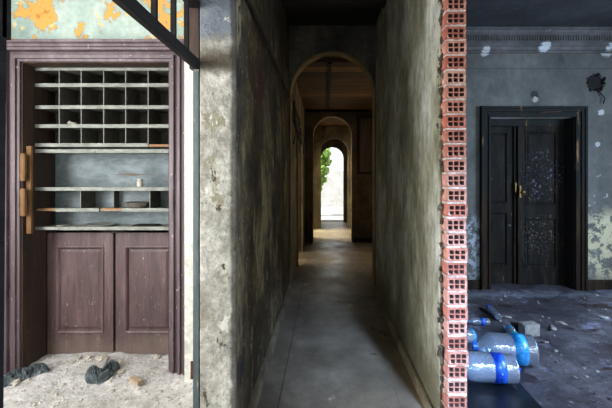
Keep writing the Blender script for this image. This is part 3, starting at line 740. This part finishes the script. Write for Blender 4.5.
# right room debris
o = MB().box(-.62, 0, -1.2, 0, 0, .016, .003, Matrix.Translation((1.515, 2.73, .004)) @ Matrix.Rotation(R(-2), 4, 'Z')).build('black_board', m_black, None, (1.3, 2.3, .02))
tag(o, 'black plastic sheet on the floor under the nearest water bottle', 'board')
p = G(532, 338)
mb = MB().box(-.085, .085, -.05, .05, 0, .12, .008, Matrix.Translation((p.x, p.y+.05, .01)) @ Matrix.Rotation(R(8), 4, 'Z'))
tag(mb.build('plaster_block', m_stone, None, p), 'squarish grey plaster block behind the big water bottles', 'block')
p = G(519, 332)
mb = MB().box(-.06, .06, -.04, .04, 0, .07, .01, Matrix.Translation((p.x, p.y+.02, .01)) @ Matrix.Rotation(R(-15), 4, 'Z'))
tag(mb.build('charred_block', m_burnt2, None, p), 'dark charred block just left of the plaster block', 'block')
CR = [(561, 325, .05, 'farther of two pale plaster flakes right of the plaster block'), (553, 330, .055, 'nearer of two pale plaster flakes right of the plaster block'), (507, 319, .05, 'crumpled pale lump between the small bottles and the door'),
      (500, 322, .03, 'small pale lump beside the bottle with the blue cap'), (604, 319, .05, 'pale stone at the right edge of the dark floor'), (588, 311, .03, 'small pale stone on the floor below the door casing'), (546, 344, .03, 'small grey stone in front of the plaster block'),
      (575, 378, .02, 'little stone on the floor at the right foreground'), (556, 352, .025, 'flat grey stone right of the big water bottles'), (596, 296, .03, 'little stone lying by the right skirting')]
for i, (px, py, r, l) in enumerate(CR): chunk('stone', px, py, r*.7, m_stone, l, 'stone', (1.5, .8, .4), i+20, h_right, 'stones on the right room floor')
p0, p1 = G(480, 308, .02), G(496, 320, .02)
tag(MB().tube([p0, p0.lerp(p1, .5)+Vector((.01, 0, .004)), p1], [.012, .01, .008], 6).build('thin_stick', m_darkwood, None, p0.lerp(p1, .5)), 'thin dark stick lying behind the small bottles', 'stick')

# ------------------------------------------------------------------ bottles
def aim(c, d):
    d = Vector(d).normalized(); q = d.to_track_quat('Z', 'Y').to_matrix().to_4x4(); return Matrix.Translation(c) @ q
def bottle(c, d, rad, length, lab, capm, label, group, lab_pos=(.3, .5), name='water_bottle', capr=.25):
    """axis d runs from base to cap, c is the middle of the axis"""
    M = aim(Vector(c)-Vector(d).normalized()*length/2, d); L = length; r = rad
    e = empty(name, c); tag(e, label, 'bottle', group)
    pr = [(.004*L, r*.55), (0, r*.75), (.015*L, r*.92), (.04*L, r)]
    k = 0; zz = .06
    while zz < .66:
        pr.append((zz*L, r*(1.0 if k % 2 else .965))); zz += .022; k += 1
    pr += [(.70*L, r*.98), (.76*L, r*.88), (.82*L, r*.68), (.87*L, r*.42), (.9*L, r*capr*1.0), (.93*L, r*capr)]
    MB().lathe(pr, 36, M).build('body', m_pet, e, None, True)
    a, b2 = lab_pos
    MB().lathe([(a*L, r*1.0), (a*L, r*1.012), (b2*L, r*1.012), (b2*L, r*1.0)], 36, M, False).build('paper_label', lab, e, None, True)
    MB().lathe([(.925*L, r*capr*.9), (.925*L, r*capr*1.18), (.99*L, r*capr*1.18), (L, r*capr*1.05)], 20, M).build('cap', capm, e, None, False)
    return e
g1 = 'large water bottles'; g2 = 'small drink bottles'
bottle((1.235, 2.66, .129), (-1, .10, .0), .108, .48, m_lab1, m_cap2, 'large clear water bottle with dark blue label nearest the brick wall end', g1, (.20, .38))
bottle((1.54, 2.945, .135), (-1, .16, .0), .124, .50, m_lab2, m_cap2, 'large clear water bottle with sky blue label lying behind the nearest one', g1, (.17, .37))
bottle((1.87, 3.43, .075), (-.12, -1, -.05), .042, .2, m_lab2, m_cap1, 'small bottle with teal cap pointing at the viewer', g2, (.4, .6), 'drink_bottle', .75)
bottle((1.66, 3.7, .052), (-1, .15, .0), .040, .24, m_lab1, m_cap2, 'small clear bottle with blue label lying beside the brick wall end', g2, (.2, .4), 'drink_bottle', .35)
bottle((1.965, 3.98, .05), (.12, 1, .0), .038, .34, m_lab1, m_cap2, 'small clear bottle with blue cap pointing toward the burnt door', g2, (.75, .8), 'drink_bottle', .5)
bottle((1.31, 3.28, .09), (-1, -.5, .3), .075, .3, m_lab2, m_cap2, 'half hidden bottle with blue label wedged between the wall end and large bottles', g2, (.05, .16), 'drink_bottle', .35)
mb = MB(); pts = [P(518, 367, 2.83), P(520, 372, 2.8), P(518, 377, 2.78), P(522, 384, 2.6)]
pts[-1].z = .03; pts[-1].y = 2.68
for a, b2 in zip(pts, pts[1:]):
    w = Vector((.018, 0, 0)); q = [mb.bm.verts.new(v) for v in (a-w, a+w, b2+w, b2-w)]; q2 = [mb.bm.verts.new(v.co+Vector((0, .004, 0))) for v in q]
    mb.bm.faces.new(q); mb.bm.faces.new(q2[::-1])
    for k in range(4): mb.bm.faces.new((q[k], q[(k+1) % 4], q2[(k+1) % 4], q2[k]))
tag(mb.build('torn_label', m_lab1, None, (1.56, 2.75, .03)), 'torn blue label strip by the corner of the black sheet', 'label strip')

# ------------------------------------------------------------------ outdoors beyond the last arch
slab('ground_outside', -6, 8, 12.85, 30, -.3, -.01, m_paver)
struct(MB().box(-.2, .76, 12.8, 13.1, -.01, .03, .01).build('trim_6', m_paver))
slab('wall_outside', -6, 8, 20, 20.3, 0, 2.07, m_outwall)
mb = MB(); rn = random.Random(2)
cents = [(-.02, 14.8, 2.75, .3), (.0, 14.9, 2.4, .28), (-.1, 14.9, 2.0, .3), (-.22, 15, 1.6, .3), (-.32, 15, 1.2, .2), (-.4, 15, .7, .15)]
for k in range(1500):
    cx, cy, cz, rr = cents[min(6, int(rn.random()*5.4))] if len(cents) > 6 else rn.choice(cents)
    d = Vector((rn.gauss(0, 1), rn.gauss(0, 1), rn.gauss(0, 1))).normalized()*rr*rn.random()**.4
    c = Vector((cx, cy, cz))+d; a = Vector((rn.gauss(0, 1), rn.gauss(0, 1), rn.gauss(0, 1))).normalized(); b2 = a.orthogonal().normalized(); s_ = rn.uniform(.05, .1)
    v = [mb.bm.verts.new(c+a*s_), mb.bm.verts.new(c+b2*s_*.6), mb.bm.verts.new(c-a*s_), mb.bm.verts.new(c-b2*s_*.6)]
    mb.bm.faces.new(v)
iv = mb.build('ivy', m_leaf, None, (-.2, 14.9, 0))
tag(iv, 'bright green climbing ivy outside beyond the last arch', 'ivy')
MB().tube([(-.3, 15, -.01), (-.25, 14.98, 1), (-.15, 14.95, 2), (-.05, 14.9, 2.7)], [.04, .035, .03, .015], 8).build('stem', m_split, iv)

# ------------------------------------------------------------------ lights
def area(name, loc, direction, sx, sy, power, color):
    l = bpy.data.lights.new(name, 'AREA'); l.shape = 'RECTANGLE'; l.size = sx; l.size_y = sy; l.energy = power; l.color = color
    o = bpy.data.objects.new(name, l); C.objects.link(o); o.location = loc
    o.rotation_euler = Vector(direction).to_track_quat('-Z', 'Z').to_euler(); return o
area('daylight_left_window', (-3.18, .55, 1.95), (1, .15, -.12), 2.1, 1.9, 235, (.99, .99, 1))
rw = area('daylight_rear_window', (1.43, -.76, 3.03), (-.90, 3.8, -3.3), .30, .9, 21, (.42, .62, 1))
rw.data.spread = R(31)
area('added_rear_fill', (2.9, -.72, 2.2), (-.3, 1, -.2), .8, 1.8, 60, (.74, .86, 1))  # second, dimmer and broader lamp added behind the view as fill
area('daylight_right_window', (5.15, 2.05, 1.9), (-1, .1, -.2), 1.7, 2.0, 310, (.56, .74, 1))
area('daylight_side_room', (-3.0, 6.9, 1.8), (1, 0, -.05), 1.6, 2.0, 160, (1, .86, .62))
area('daylight_far_side_room', (-3.0, 10.0, 1.8), (1, 0, -.05), 1.6, 2.0, 450, (1, .88, .66))
area('added_hall_fill', (1.78, 6.7, 1.9), (-1, 0, -.1), 1.2, 1.6, 16, (1, .80, .52))  # lamp added to brighten the hall, unseen on its right wall
s = bpy.data.lights.new('sun', 'SUN'); s.energy = 8; s.angle = R(1); so = bpy.data.objects.new('sun', s); C.objects.link(so)
so.rotation_euler = Vector((.5, .12, -1)).to_track_quat('-Z', 'Y').to_euler()
w = bpy.data.worlds.new('sky'); scene.world = w; w.use_nodes = True
w.node_tree.nodes['Background'].inputs[0].default_value = (.93, .96, 1, 1)
w.node_tree.nodes['Background'].inputs[1].default_value = 1.6

# ------------------------------------------------------------------ camera
cam = bpy.data.cameras.new('camera'); co = bpy.data.objects.new('camera', cam); C.objects.link(co)
co.location = (0, 0, EYE); co.rotation_euler = (R(90), 0, 0)
cam.sensor_width = 36; cam.lens = 36*F/612; cam.shift_x = -(VX-306)/612; cam.shift_y = -(204-VY)/612
cam.clip_start = .05; cam.clip_end = 200
scene.camera = co
scene.view_settings.view_transform = 'Standard'; scene.view_settings.look = 'None'
scene.view_settings.exposure = 0; scene.view_settings.gamma = 1; scene.view_settings.use_curve_mapping = False
scene.cycles.use_denoising = True
scene.cycles.max_bounces = 8; scene.cycles.diffuse_bounces = 5; scene.cycles.transparent_max_bounces = 16
